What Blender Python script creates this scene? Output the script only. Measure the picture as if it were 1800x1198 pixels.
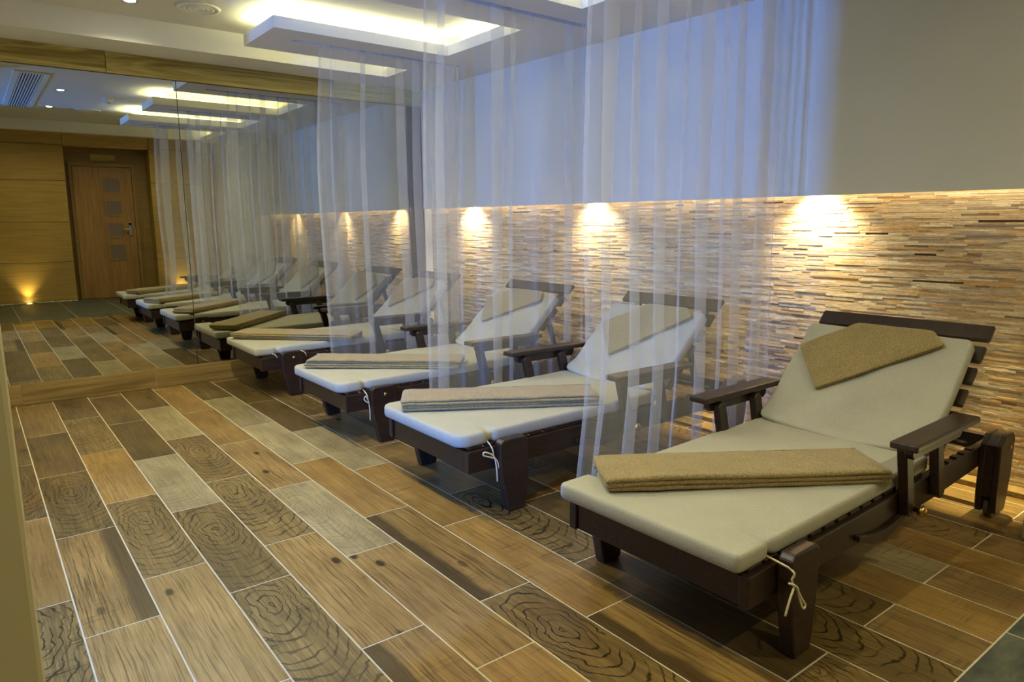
import bpy, bmesh, math, random
from mathutils import Vector, Matrix, noise

for o in list(bpy.data.objects):
    bpy.data.objects.remove(o)
scene = bpy.context.scene
C = scene.collection

# ------------------------------------------------------------------ camera
CAM_H = 1.16
F_PX, YAW, PITCH, ROLL = 1229.8, 0.65846, 0.16629, -0.00437
_cy, _sy, _cp, _sp = math.cos(YAW), math.sin(YAW), math.cos(PITCH), math.sin(PITCH)
_fw = Vector((_sy * _cp, _cy * _cp, -_sp))
_r = Vector((_cy, -_sy, 0.0))
_u = _r.cross(_fw)
_r2 = _r * math.cos(ROLL) + _u * math.sin(ROLL)
_u2 = -_r * math.sin(ROLL) + _u * math.cos(ROLL)
cam_d = bpy.data.cameras.new('camera')
cam_d.sensor_width = 36.0
cam_d.lens = F_PX / 1800.0 * 36.0
cam_d.clip_start = 0.02
cam = bpy.data.objects.new('camera', cam_d)
C.objects.link(cam)
_m = Matrix((_r2, _u2, -_fw)).transposed().to_4x4()
_m.translation = (0, 0, CAM_H)
cam.matrix_world = _m
scene.camera = cam

# ------------------------------------------------------------------ world, exposure
w = bpy.data.worlds.new('world')
scene.world = w
w.use_nodes = True
w.node_tree.nodes['Background'].inputs[0].default_value = (0.05, 0.05, 0.06, 1)
w.node_tree.nodes['Background'].inputs[1].default_value = 1.0
vs = scene.view_settings
vs.view_transform = 'Standard'
vs.look = 'None'
vs.gamma = 1.0
vs.use_curve_mapping = False
vs.exposure = 0.55
scene.cycles.use_denoising = True
scene.cycles.transparent_max_bounces = 40
scene.cycles.max_bounces = 11
scene.cycles.diffuse_bounces = 5
scene.cycles.glossy_bounces = 6
scene.cycles.transmission_bounces = 8
scene.cycles.sample_clamp_indirect = 6.0

WARM = (1.0, 0.86, 0.50)
COVE = (1.0, 0.95, 0.50)
SPOTC = (0.98, 0.94, 0.60)
E_DOWN = 47.0
E_REAR = 44.0
E_COVE = 2.5       # watts per metre
E_WALL = 40.0
E_BLUE = 185.0
E_UP = 26.0

# ------------------------------------------------------------------ helpers
def s2l(c):
    return tuple(((v / 255.0) / 12.92 if v / 255.0 <= 0.04045 else ((v / 255.0 + 0.055) / 1.055) ** 2.4) for v in c) + (1.0,)

class Mat:
    def __init__(self, name):
        self.m = bpy.data.materials.new(name)
        self.m.use_nodes = True
        self.t = self.m.node_tree
        self.t.nodes.clear()
        self.out = self.t.nodes.new('ShaderNodeOutputMaterial')
    def n(self, typ, ins=None, **props):
        nd = self.t.nodes.new('ShaderNode' + typ)
        for k, v in props.items():
            setattr(nd, k, v)
        for k, v in (ins or {}).items():
            sock = nd.inputs[k]
            if isinstance(v, bpy.types.NodeSocket):
                self.t.links.new(v, sock)
            else:
                sock.default_value = v
        return nd
    def ramp(self, fac, stops, interp='LINEAR'):
        r = self.n('ValToRGB', {0: fac})
        r.color_ramp.interpolation = interp
        e = r.color_ramp.elements
        while len(e) < len(stops):
            e.new(0.5)
        for el, (p, c) in zip(e, stops):
            el.position = p
            el.color = c if len(c) == 4 else tuple(c) + (1,)
        return r.outputs[0]
    def mix(self, fac, a, b, blend='MIX'):
        nd = self.n('Mix', data_type='RGBA', blend_type=blend)
        for i, v in ((0, fac), (6, a), (7, b)):
            if isinstance(v, bpy.types.NodeSocket):
                self.t.links.new(v, nd.inputs[i])
            else:
                nd.inputs[i].default_value = v
        return nd.outputs[2]
    def math(self, op, a, b=0.0, clamp=False):
        nd = self.n('Math', {0: a, 1: b}, operation=op)
        nd.use_clamp = clamp
        return nd.outputs[0]
    def noise(self, vec, scale=(1, 1, 1), detail=4.0, rough=0.55, dist=0.0, s=1.0):
        mp = self.n('Mapping', {'Vector': vec, 'Scale': scale})
        return self.n('TexNoise', {'Vector': mp.outputs[0], 'Scale': s, 'Detail': detail, 'Roughness': rough, 'Distortion': dist}).outputs[0]
    def bsdf(self, col, rough=0.6, spec=0.3, bump=None, bstr=0.2, bdist=0.002, metal=0.0, sheen=0.0):
        ins = {'Base Color': col, 'Roughness': rough, 'Specular IOR Level': spec, 'Metallic': metal}
        if sheen:
            ins['Sheen Weight'] = sheen
        if bump is not None:
            b = self.n('Bump', {'Height': bump, 'Strength': bstr, 'Distance': bdist})
            ins['Normal'] = b.outputs[0]
        p = self.n('BsdfPrincipled', ins)
        self.t.links.new(p.outputs[0], self.out.inputs[0])
        return p
    def objco(self, k=31.0):
        tc = self.n('TexCoord').outputs['Object']
        rn = self.n('ObjectInfo').outputs['Random']
        kk = self.math('MULTIPLY', rn, k)
        cv = self.n('CombineXYZ', {0: kk, 1: self.math('MULTIPLY', rn, k * 1.7), 2: kk})
        return self.n('VectorMath', {0: tc, 1: cv.outputs[0]}, operation='ADD').outputs[0], tc, rn

def plain(name, rgb, rough=0.6, spec=0.3, var=0.06, scale=6.0, bump=0.0, metal=0.0, fine=120.0):
    a = Mat(name)
    tc = a.n('TexCoord').outputs['Object']
    nz = a.noise(tc, s=scale)
    c = s2l(rgb)
    lo = tuple(v * (1 - var) for v in c[:3]) + (1,)
    hi = tuple(min(1, v * (1 + var)) for v in c[:3]) + (1,)
    col = a.ramp(nz, [(0.3, lo), (0.7, hi)])
    a.bsdf(col, rough, spec, a.noise(tc, s=fine, detail=3) if bump else None, bump, 0.001, metal)
    return a.m

def mesh_from(bm, name):
    me = bpy.data.meshes.new(name)
    bm.normal_update()
    bm.to_mesh(me)
    bm.free()
    return me

def obj(name, me, mat=None, parent=None, loc=(0, 0, 0), rot=(0, 0, 0), smooth=False):
    if isinstance(me, bmesh.types.BMesh):
        me = mesh_from(me, name)
    o = bpy.data.objects.new(name, me)
    C.objects.link(o)
    if mat is not None and not me.materials:
        me.materials.append(mat)
    if smooth:
        me.polygons.foreach_set('use_smooth', [True] * len(me.polygons))
    o.parent = parent
    o.location = loc
    o.rotation_euler = rot
    return o

def tag(o, label, cat, group=None):
    o['label'] = label
    o['category'] = cat
    if group:
        o['group'] = group
    return o

def struct(o, label=None):
    o['kind'] = 'structure'
    if label:
        o['label'] = label
    return o

def thing(name, label, cat, loc=(0, 0, 0), rotz=0.0, group=None):
    o = bpy.data.objects.new(name, None)
    o.empty_display_size = 0.1
    C.objects.link(o)
    o.location = loc
    o.rotation_euler = (0, 0, rotz)
    return tag(o, label, cat, group)

def bx(bm, x0, x1, y0, y1, z0, z1):
    vs_ = [bm.verts.new(p) for p in ((x0, y0, z0), (x1, y0, z0), (x1, y1, z0), (x0, y1, z0), (x0, y0, z1), (x1, y0, z1), (x1, y1, z1), (x0, y1, z1))]
    for f in ((0, 3, 2, 1), (4, 5, 6, 7), (0, 1, 5, 4), (1, 2, 6, 5), (2, 3, 7, 6), (3, 0, 4, 7)):
        bm.faces.new([vs_[i] for i in f])

def bevel(bm, off, seg=2):
    bmesh.ops.bevel(bm, geom=bm.edges[:], offset=off, segments=seg, affect='EDGES', profile=0.5)

def box(x0, x1, y0, y1, z0, z1, bev=0.0, seg=2):
    bm = bmesh.new()
    bx(bm, x0, x1, y0, y1, z0, z1)
    if bev:
        bevel(bm, bev, seg)
    return bm

def prism(poly, v0, v1, axis='y', bev=0.0, seg=2, bm=None):
    """poly of (a, z) extruded along y (a=x) or along x (a=y)"""
    bm = bm or bmesh.new()
    mk = (lambda a, z, v: (a, v, z)) if axis == 'y' else (lambda a, z, v: (v, a, z))
    A = [bm.verts.new(mk(a, z, v0)) for a, z in poly]
    B = [bm.verts.new(mk(a, z, v1)) for a, z in poly]
    n = len(poly)
    bm.faces.new(A)
    bm.faces.new(B[::-1])
    for i in range(n):
        bm.faces.new((A[i], B[i], B[(i + 1) % n], A[(i + 1) % n]))
    bmesh.ops.recalc_face_normals(bm, faces=bm.faces[:])
    if bev:
        bevel(bm, bev, seg)
    return bm

def tube(pts, r, seg=8, bm=None, closed=False):
    bm = bm or bmesh.new()
    pts = [Vector(p) for p in pts]
    # smooth with Catmull-Rom
    sm = []
    for i in range(len(pts) - 1):
        p0, p1, p2, p3 = pts[max(i - 1, 0)], pts[i], pts[i + 1], pts[min(i + 2, len(pts) - 1)]
        for k in range(5):
            t = k / 5
            sm.append(0.5 * ((2 * p1) + (p2 - p0) * t + (2 * p0 - 5 * p1 + 4 * p2 - p3) * t * t + (3 * p1 - p0 - 3 * p2 + p3) * t ** 3))
    sm.append(pts[-1])
    rings = []
    for i, p in enumerate(sm):
        d = (sm[min(i + 1, len(sm) - 1)] - sm[max(i - 1, 0)]).normalized()
        a = d.orthogonal().normalized() if abs(d.y) > 0.9 else d.cross(Vector((0, 1, 0))).normalized()
        b = d.cross(a)
        rings.append([bm.verts.new(p + (a * math.cos(2 * math.pi * k / seg) + b * math.sin(2 * math.pi * k / seg)) * r) for k in range(seg)])
    for A, B in zip(rings, rings[1:]):
        for k in range(seg):
            bm.faces.new((A[k], A[(k + 1) % seg], B[(k + 1) % seg], B[k]))
    bm.faces.new(rings[0][::-1])
    bm.faces.new(rings[-1])
    return bm

def lathe(prof, seg=24, bm=None, center=(0, 0, 0), axis='z'):
    bm = bm or bmesh.new()
    cx, cy, cz = center
    rings = []
    for r, z in prof:
        ring = []
        for k in range(seg):
            a = 2 * math.pi * k / seg
            p = (r * math.cos(a), r * math.sin(a), z)
            if axis == 'y':
                p = (p[0], p[2], p[1])
            elif axis == 'x':
                p = (p[2], p[0], p[1])
            ring.append(bm.verts.new((cx + p[0], cy + p[1], cz + p[2])))
        rings.append(ring)
    for A, B in zip(rings, rings[1:]):
        for k in range(seg):
            bm.faces.new((A[k], A[(k + 1) % seg], B[(k + 1) % seg], B[k]))
    bm.faces.new(rings[0][::-1])
    bm.faces.new(rings[-1])
    bmesh.ops.recalc_face_normals(bm, faces=bm.faces[:])
    return bm

def spaced(n, edge=0.35):
    """n+1 values in [-1, 1], denser at the ends"""
    out = []
    for i in range(n + 1):
        t = -1 + 2 * i / n
        s = math.sin(t * math.pi / 2)
        out.append(t * (1 - 0.8) + s * 0.8)
    return out

def slab(hx, hy, t, rc=0.03, nx=40, ny=28, power=10.0, edge=0.5, fn=None, bm=None, origin=(0, 0, 0)):
    """soft slab centred at origin; fn(x, y, top)->Vector offset"""
    bm = bm or bmesh.new()
    A, B = spaced(nx), spaced(ny)
    def pos(a, b):
        x, y = a * hx, b * hy
        qx, qy = abs(x) - (hx - rc), abs(y) - (hy - rc)
        if qx > 0 and qy > 0:
            m = max(qx, qy)
            l = math.hypot(qx, qy)
            k = m / l
            qx *= k; qy *= k
            x = math.copysign(hx - rc + qx, x)
            y = math.copysign(hy - rc + qy, y)
        return x, y
    top, bot = {}, {}
    for i, a in enumerate(A):
        for j, b in enumerate(B):
            x, y = pos(a, b)
            da, db = (1 - abs(a)) * hx, (1 - abs(b)) * hy
            d = min(da, db)
            rr = t * edge
            q = min(1.0, d / rr) if rr > 0 else 1.0
            h = t * 0.5 * (1 - edge * 2 * (1 - math.sqrt(max(0.0, 1 - (1 - q) ** 2))))
            h = max(h, 0.0)
            border = i in (0, nx) or j in (0, ny)
            p = Vector((x, y, h))
            o1 = fn(x, y, True) if fn else Vector()
            top[i, j] = bm.verts.new(Vector(origin) + p + o1)
            if border and h < 1e-5:
                bot[i, j] = top[i, j]
            else:
                o2 = fn(x, y, False) if fn else Vector()
                bot[i, j] = bm.verts.new(Vector(origin) + Vector((x, y, -h)) + o2)
    for i in range(nx):
        for j in range(ny):
            bm.faces.new((top[i, j], top[i + 1, j], top[i + 1, j + 1], top[i, j + 1]))
            f = (bot[i, j], bot[i, j + 1], bot[i + 1, j + 1], bot[i + 1, j])
            bm.faces.new(f)
    # close the rim when the border has height
    def rim(seq):
        for p, q in zip(seq, seq[1:]):
            if top[p] is not bot[p] or top[q] is not bot[q]:
                vs_ = []
                for v in (top[p], bot[p], bot[q], top[q]):
                    if v not in vs_:
                        vs_.append(v)
                if len(vs_) > 2:
                    bm.faces.new(vs_)
    rim([(i, 0) for i in range(nx + 1)])
    rim([(nx, j) for j in range(ny + 1)])
    rim([(i, ny) for i in range(nx, -1, -1)])
    rim([(0, j) for j in range(ny, -1, -1)])
    return bm

def light(name, typ, energy, color, loc, rot=(0, 0, 0), parent=None, **kw):
    d = bpy.data.lights.new(name, typ)
    d.energy = energy
    d.color = color
    for k, v in kw.items():
        setattr(d, k, v)
    o = bpy.data.objects.new(name, d)
    C.objects.link(o)
    o.parent = parent
    o.location = loc
    o.rotation_euler = rot
    return o

# ------------------------------------------------------------------ big lights outside lamp builders
# blue light from an added, unseen window left of the pier
BLUE = (0.05, 0.24, 1.0)
light('added_blue_light', 'AREA', E_BLUE, BLUE, (-2.42, 1.05, 1.45), (0, -math.pi / 2, 0), shape='RECTANGLE', size=1.3, size_y=0.11)

# ------------------------------------------------------------------ materials
def tile_mat(name, c_lo, c_hi, c_dark, rings=0.0, saw=0.0, knots=0.0, edge=0.0, stain=0.5, ring_off=(0.0, 0.1), ringf=160.0, grain=0.6):
    a = Mat(name)
    p, tc, rn = a.objco()
    lo, hi, dk = s2l(c_lo), s2l(c_hi), s2l(c_dark)
    wob = a.n('TexNoise', {'Vector': p, 'Scale': 5.0, 'Detail': 3.0}).outputs['Color']
    wob2 = a.n('VectorMath', {0: wob, 1: (0.5, 0.5, 0.5)}, operation='SUBTRACT').outputs[0]
    wv = a.n('VectorMath', {0: wob2, 3: 0.016}, operation='SCALE').outputs[0]
    pw = a.n('VectorMath', {0: p, 1: wv}, operation='ADD').outputs[0]
    g1 = a.noise(pw, (120, 4.5, 1), detail=7, rough=0.7)
    col = a.ramp(g1, [(0.32, lo), (0.68, hi)])
    g2 = a.noise(pw, (210, 4, 1), detail=3, rough=0.6)
    fine = a.ramp(g2, [(0.38, (1, 1, 1)), (0.48, (0, 0, 0))])
    col = a.mix(a.math('MULTIPLY', fine, 0.75 * grain), col, dk)
    g3 = a.noise(p, (9, 2.2, 1), detail=3, rough=0.6)
    st = a.ramp(g3, [(0.48, (0, 0, 0)), (0.72, (1, 1, 1))])
    col = a.mix(a.math('MULTIPLY', st, stain), col, dk)
    cl = a.ramp(a.noise(p, (5, 3, 1), detail=4, rough=0.6), [(0.35, (0.78, 0.76, 0.72)), (0.65, (1.12, 1.12, 1.10))])
    col = a.mix(1.0, col, cl, 'MULTIPLY')
    if rings:
        tcs = a.n('VectorMath', {0: tc, 1: (ring_off[0], ring_off[1], 0)}, operation='SUBTRACT').outputs[0]
        wn = a.n('TexNoise', {'Vector': p, 'Scale': 9.0, 'Detail': 3.0}).outputs['Color']
        wn = a.n('VectorMath', {0: wn, 1: (0.5, 0.5, 0.5)}, operation='SUBTRACT').outputs[0]
        wn = a.n('VectorMath', {0: wn, 3: 0.09}, operation='SCALE').outputs[0]
        q = a.n('VectorMath', {0: tcs, 1: wn}, operation='ADD').outputs[0]
        q = a.n('VectorMath', {0: q, 1: (1.0, 0.42, 0.0)}, operation='MULTIPLY').outputs[0]
        ln = a.n('VectorMath', {0: q}, operation='LENGTH').outputs['Value']
        ph = a.math('SINE', a.math('MULTIPLY', ln, ringf * 2.4))
        line = a.ramp(ph, [(0.74, (0, 0, 0)), (0.97, (1, 1, 1))])
        brk = a.ramp(a.noise(p, (14, 10, 1), detail=2), [(0.34, (0, 0, 0)), (0.50, (1, 1, 1))])
        core = a.ramp(ln, [(0.015, (1, 1, 1)), (0.25, (0.7, 0.7, 0.7))])
        m_ = a.math('MULTIPLY', a.math('MULTIPLY', line, brk), core)
        col = a.mix(a.math('MULTIPLY', m_, rings, True), col, s2l(tuple(v * 0.55 for v in c_dark)))
    if saw:
        sn = a.noise(p, (3.5, 95, 1), detail=3, rough=0.7)
        sm = a.ramp(sn, [(0.55, (0, 0, 0)), (0.68, (1, 1, 1))])
        mk = a.ramp(a.noise(p, (11, 3, 1), detail=2), [(0.44, (0, 0, 0)), (0.60, (1, 1, 1))])
        col = a.mix(a.math('MULTIPLY', a.math('MULTIPLY', sm, mk), saw), col, s2l(tuple(v * 0.6 for v in c_dark)))
    if knots:
        mp = a.n('Mapping', {'Vector': p, 'Scale': (8.0, 4.0, 1.0)})
        vo = a.n('TexVoronoi', {'Vector': mp.outputs[0], 'Scale': 1.0, 'Randomness': 1.0}).outputs['Distance']
        kn = a.ramp(vo, [(0.08, (1, 1, 1)), (0.14, (0, 0, 0))])
        halo = a.ramp(a.math('SINE', a.math('MULTIPLY', vo, 95.0)), [(0.75, (0, 0, 0)), (1.0, (1, 1, 1))])
        near = a.ramp(vo, [(0.08, (1, 1, 1)), (0.34, (0, 0, 0))])
        col = a.mix(a.math('MULTIPLY', a.math('MULTIPLY', halo, near), 0.45 * knots), col, dk)
        col = a.mix(a.math('MULTIPLY', kn, 0.9 * knots), col, s2l(tuple(v * 0.45 for v in c_dark)))
    if edge:
        sx = a.n('SeparateXYZ', {0: a.n('VectorMath', {0: tc, 1: a.n('VectorMath', {0: wob2, 3: 0.05}, operation='SCALE').outputs[0]}, operation='ADD').outputs[0]}).outputs[0]
        eg = a.ramp(a.math('ADD', a.math('MULTIPLY', sx, 5.0), 0.5), [(0.22, (1, 1, 1)), (0.34, (0, 0, 0))] if edge > 0 else [(0.66, (0, 0, 0)), (0.80, (1, 1, 1))])
        col = a.mix(a.math('MULTIPLY', eg, abs(edge)), col, dk)
    # each tile a touch lighter or darker
    tone = a.ramp(rn, [(0.0, (0.66, 0.67, 0.62)), (1.0, (0.86, 0.87, 0.80))])
    col = a.mix(1.0, col, tone, 'MULTIPLY')
    rg = a.ramp(g1, [(0.3, (0.42, 0.42, 0.42)), (0.7, (0.30, 0.30, 0.30))])
    pr = a.bsdf(col, 0.4, 0.35, a.math('ADD', g2, g1), 0.22, 0.0012)
    a.t.links.new(rg, pr.inputs['Roughness'])
    return a.m

TM = {
    'H': tile_mat('tile_honey_knots', (148, 113, 62), (190, 154, 96), (96, 68, 36), knots=1.0, stain=0.3, grain=0.95),
    'D': tile_mat('tile_honey_dark_edge', (142, 107, 58), (184, 147, 88), (70, 52, 30), knots=0.6, edge=0.85, saw=0.5, stain=0.25, grain=0.95),
    'R': tile_mat('tile_growth_rings', (112, 87, 48), (150, 121, 72), (56, 42, 24), rings=1.0, stain=0.35, ring_off=(0.0, 0.12), ringf=130),
    'S': tile_mat('tile_sawn_rings', (118, 93, 52), (168, 138, 86), (56, 42, 24), rings=1.0, saw=1.0, stain=0.45, ring_off=(-0.03, 0.24), ringf=120),
    'P': tile_mat('tile_pale', (158, 138, 100), (190, 170, 128), (112, 92, 62), saw=0.6, stain=0.45, rings=0.3, ring_off=(0.05, -0.1), grain=0.4),
    'O': tile_mat('tile_orange', (148, 110, 58), (182, 144, 82), (94, 68, 34), saw=0.55, stain=0.25),
    'K': tile_mat('tile_dark_brown', (96, 75, 42), (132, 105, 62), (54, 40, 24), knots=0.7, stain=0.6),
    'M': tile_mat('tile_mid_brown', (122, 94, 56), (160, 128, 80), (74, 54, 32), saw=0.7, stain=0.5),
}
def slate_mat():
    a = Mat('slate')
    p, tc, rn = a.objco()
    g = a.noise(p, (6, 16, 1), detail=8, rough=0.65, dist=0.4)
    col = a.ramp(g, [(0.3, s2l((56, 60, 52))), (0.55, s2l((84, 86, 74))), (0.75, s2l((112, 108, 92)))])
    a.bsdf(col, 0.5, 0.35, g, 0.6, 0.006)
    return a.m
M_slate = slate_mat()
M_grout = plain('grout', (196, 184, 156), 0.9, 0.1, 0.1, 30)
M_paint = plain('cream_wall_paint', (222, 220, 206), 0.85, 0.1, 0.02, 3, bump=0.06, fine=260)
M_ceil = plain('white_ceiling_paint', (214, 212, 204), 0.9, 0.1, 0.02, 3)
M_pier = plain('olive_cream_paint', (196, 184, 146), 0.85, 0.1, 0.03, 4, bump=0.1, fine=220)

def wood_panel_mat(name, lo, hi, dk, along='x', rough=0.35, spec=0.4, fig=0.3):
    a = Mat(name)
    p, tc, rn = a.objco()
    sc = (2.2, 50, 50) if along == 'x' else (50, 50, 2.2)
    g = a.noise(p, sc, detail=6, rough=0.6, dist=0.6)
    col = a.ramp(g, [(0.3, s2l(lo)), (0.7, s2l(hi))])
    g2 = a.noise(p, tuple(v * 0.22 for v in sc), detail=4, rough=0.6, dist=1.5)
    m = a.ramp(g2, [(0.5, (0, 0, 0)), (0.64, (1, 1, 1))])
    col = a.mix(a.math('MULTIPLY', m, fig), col, s2l(dk))
    a.bsdf(col, rough, spec, g, 0.08, 0.001)
    return a.m
M_panel = wood_panel_mat('oak_panel_veneer', (162, 132, 68), (184, 154, 86), (148, 118, 58), 'x')
M_door = wood_panel_mat('oak_door_veneer', (142, 106, 60), (172, 134, 80), (112, 80, 42), 'z')
M_niche = wood_panel_mat('dark_oak_veneer', (138, 110, 60), (158, 128, 74), (112, 86, 46), 'x')
M_beam = wood_panel_mat('grained_beam_wood', (160, 142, 74), (208, 190, 116), (112, 92, 42), 'x', 0.6, 0.2, 0.75)
M_curb = wood_panel_mat('wood_look_curb_tile', (130, 104, 56), (162, 134, 80), (80, 60, 32), 'x', 0.45, 0.3, 0.5)
M_jamb = plain('dark_bronze_trim', (58, 46, 34), 0.4, 0.4, 0.08, 20)

def dark_wood():
    a = Mat('dark_stained_wood')
    p, tc, rn = a.objco()
    g = a.noise(p, (9, 60, 60), detail=5, rough=0.6)
    col = a.ramp(g, [(0.3, s2l((36, 25, 18))), (0.7, s2l((58, 40, 29)))])
    a.bsdf(col, 0.36, 0.45, g, 0.12, 0.0008)
    return a.m
M_dark = dark_wood()
M_rubber = plain('grey_wheel_rubber', (96, 88, 74), 0.7, 0.2, 0.1, 40)
M_brass = plain('brass', (190, 160, 90), 0.25, 0.6, 0.05, 20, metal=1.0)
M_chrome = plain('brushed_steel', (180, 180, 176), 0.28, 0.6, 0.03, 20, metal=1.0)

def fabric(name, rgb, s1=900.0, bump=0.25, wr=0.0, var=0.10, sheen=0.0, rough=0.95, big=7.0, bw=0.4):
    a = Mat(name)
    tc = a.n('TexCoord').outputs['Object']
    f = a.noise(tc, s=s1, detail=2)
    b = a.noise(tc, s=big, detail=3)
    c = s2l(rgb)
    lo = tuple(v * (1 - var) for v in c[:3]) + (1,)
    hi = tuple(min(1.0, v * (1 + var * 0.6)) for v in c[:3]) + (1,)
    col = a.ramp(a.math('ADD', a.math('MULTIPLY', f, 1 - bw), a.math('MULTIPLY', b, bw)), [(0.35, lo), (0.65, hi)])
    h = a.math('ADD', f, a.math('MULTIPLY', a.noise(tc, (1.2, 6, 6), s=5.0, detail=3), wr))
    a.bsdf(col, rough, 0.1, h, bump, 0.004, sheen=sheen)
    return a.m
M_linen = fabric('cream_linen', (178, 173, 155), 380, 0.22, 1.6, 0.16, bw=0.25)
M_towel = fabric('tan_terry', (162, 141, 92), 240, 1.0, 0.6, 0.45, 0.3, big=14, bw=0.15)
M_cord = plain('cotton_cord', (226, 214, 178), 0.9, 0.1, 0.08, 200)

def sheer():
    a = Mat('white_sheer_organza')
    tc = a.n('TexCoord').outputs['Object']
    d = a.n('BsdfDiffuse', {'Color': s2l((236, 234, 226))})
    t = a.n('BsdfTranslucent', {'Color': s2l((236, 234, 226))})
    s1 = a.n('MixShader', {0: 0.5, 1: d.outputs[0], 2: t.outputs[0]})
    tr = a.n('BsdfTransparent', {'Color': (1, 1, 1, 1)})
    mx = a.n('MixShader', {0: 0.27, 1: tr.outputs[0], 2: s1.outputs[0]})
    a.t.links.new(mx.outputs[0], a.out.inputs[0])
    return a.m
M_sheer = sheer()

def mirror_mat():
    a = Mat('tinted_mirror_glass')
    tc = a.n('TexCoord').outputs['Object']
    nz = a.noise(tc, (0.9, 1, 0.7), s=1.3, detail=1)
    b = a.n('Bump', {'Height': nz, 'Strength': 0.03, 'Distance': 0.02})
    g = a.n('BsdfGlossy', {'Color': (0.55, 0.545, 0.45, 1), 'Roughness': 0.0, 'Normal': b.outputs[0]})
    a.t.links.new(g.outputs[0], a.out.inputs[0])
    return a.m
M_mirror = mirror_mat()

def emit(name, rgb, strength):
    a = Mat(name)
    e = a.n('Emission', {'Color': tuple(rgb) + (1,), 'Strength': strength})
    a.t.links.new(e.outputs[0], a.out.inputs[0])
    return a.m
M_led = emit('led_strip_glow', COVE, 14.0)
M_lamp = emit('downlight_glow', (1.0, 0.95, 0.82), 40.0)
M_uplamp = emit('uplight_glow', (1.0, 0.82, 0.42), 25.0)

def cladding():
    a = Mat('reclaimed_wood_slivers')
    tc = a.n('TexCoord').outputs['Object']
    ge = a.n('NewGeometry')
    oi = a.n('ObjectInfo')
    r = a.math('FRACT', a.math('ADD', ge.outputs['Random Per Island'], oi.outputs['Random']))
    pal = [(0.0, (220, 190, 142)), (0.12, (208, 174, 126)), (0.24, (228, 204, 160)), (0.36, (190, 162, 124)), (0.46, (216, 172, 112)), (0.54, (232, 212, 174)),
           (0.66, (176, 160, 136)), (0.74, (212, 186, 144)), (0.86, (150, 126, 98)), (0.89, (222, 192, 144)), (0.96, (196, 184, 160))]
    col = a.ramp(r, [(p, s2l(c)) for p, c in pal], 'CONSTANT')
    off = a.n('CombineXYZ', {0: 0.0, 1: a.math('MULTIPLY', r, 40.0), 2: a.math('MULTIPLY', r, 17.0)})
    p = a.n('VectorMath', {0: tc, 1: off.outputs[0]}, operation='ADD').outputs[0]
    g = a.noise(p, (1, 22, 330), s=1.0, detail=5, rough=0.7, dist=1.2)
    m = a.ramp(g, [(0.38, (1, 1, 1)), (0.56, (0, 0, 0))])
    col = a.mix(a.math('MULTIPLY', m, 0.55), col, s2l((110, 80, 54)))
    g2 = a.noise(p, (1, 30, 120), s=1.0, detail=3)
    m2 = a.ramp(g2, [(0.56, (0, 0, 0)), (0.70, (1, 1, 1))])
    col = a.mix(a.math('MULTIPLY', m2, 0.30), col, s2l((140, 128, 112)))
    a.bsdf(col, 0.75, 0.15, g, 0.5, 0.003)
    return a.m
M_clad = cladding()
M_cladback = plain('cladding_backing', (104, 82, 60), 0.9, 0.1)

# ------------------------------------------------------------------ room dimensions
MIR_Y = 5.475
SLATE_Y = 0.591
CEIL = 2.44
SOFF = 2.288
WALL_X0, WALL_SLOPE = 3.43, 0.0345
def wall_x(y):
    return WALL_X0 - WALL_SLOPE * y
LEFT_X = -2.5
BACK_Y = -2.02

# floor bed
floor = struct(obj('floor', box(LEFT_X - 0.1, 3.75, BACK_Y - 0.15, MIR_Y + 0.1, -0.12, -0.0009), M_grout))
TW, TL, GAP = 0.2, 0.8022, 0.0044
rng = random.Random(5)
tile_cache = {}
def tile_mesh(wd, ln):
    k = (round(wd, 3), round(ln, 3))
    if k not in tile_cache:
        tile_cache[k] = mesh_from(box(-wd / 2, wd / 2, -ln / 2, ln / 2, -0.010, 0.0, 0.0011, 1), 'tile')
        tile_cache[k].materials.append(TM['H'])
    return tile_cache[k]
# kinds of the tiles read off column by column, from the slate edge towards the mirror
LAY = {-2: 'HKMRSDO', -1: 'MHSORKM', 0: 'SHDRKMM', 1: 'MHHROSK', 2: 'OSRPKKM', 3: 'MDHSRPK', 4: 'OHPHOOO', 5: 'HRDOPPK', 6: 'DOOPKKM', 7: 'RKSMHSM',
       8: 'RKKDMKK', 9: 'MROSKHM', 10: 'OPKHMDK', 11: 'MPMORKH', 12: 'OPKMHDR', 13: 'MRDHMKO', 14: 'DMROHKM', 15: 'MHDRMOP', 16: 'HMDOKRM'}
for col in range(-13, 17):
    x0 = 0.1508 + TW * col
    x1 = x0 + TW
    xm = wall_x(0.6) + 0.04
    x1 = min(x1, xm)
    if x1 - x0 < 0.02:
        continue
    ph = 0.855 if col % 2 else 1.390
    y = ph
    while y > SLATE_Y:
        y -= TL
    seq = LAY.get(col)
    k = 0
    while y < MIR_Y - 0.005:
        y0, y1 = max(y, SLATE_Y), min(y + TL, MIR_Y)
        y += TL
        if y1 - y0 < 0.012:
            continue
        ty = seq[min(k, len(seq) - 1)] if seq else rng.choice('HDRSPOKM')
        k += 1
        o = obj('tile', tile_mesh(x1 - x0 - GAP, y1 - y0 - GAP), None, floor, ((x0 + x1) / 2, (y0 + y1) / 2, 0), (0, 0, math.pi if (ty == 'D' and col == 0) else (0 if ty in 'DRS' else math.pi * rng.randint(0, 1))))
        o.material_slots[0].link = 'OBJECT'
        o.material_slots[0].material = TM[ty]
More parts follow.
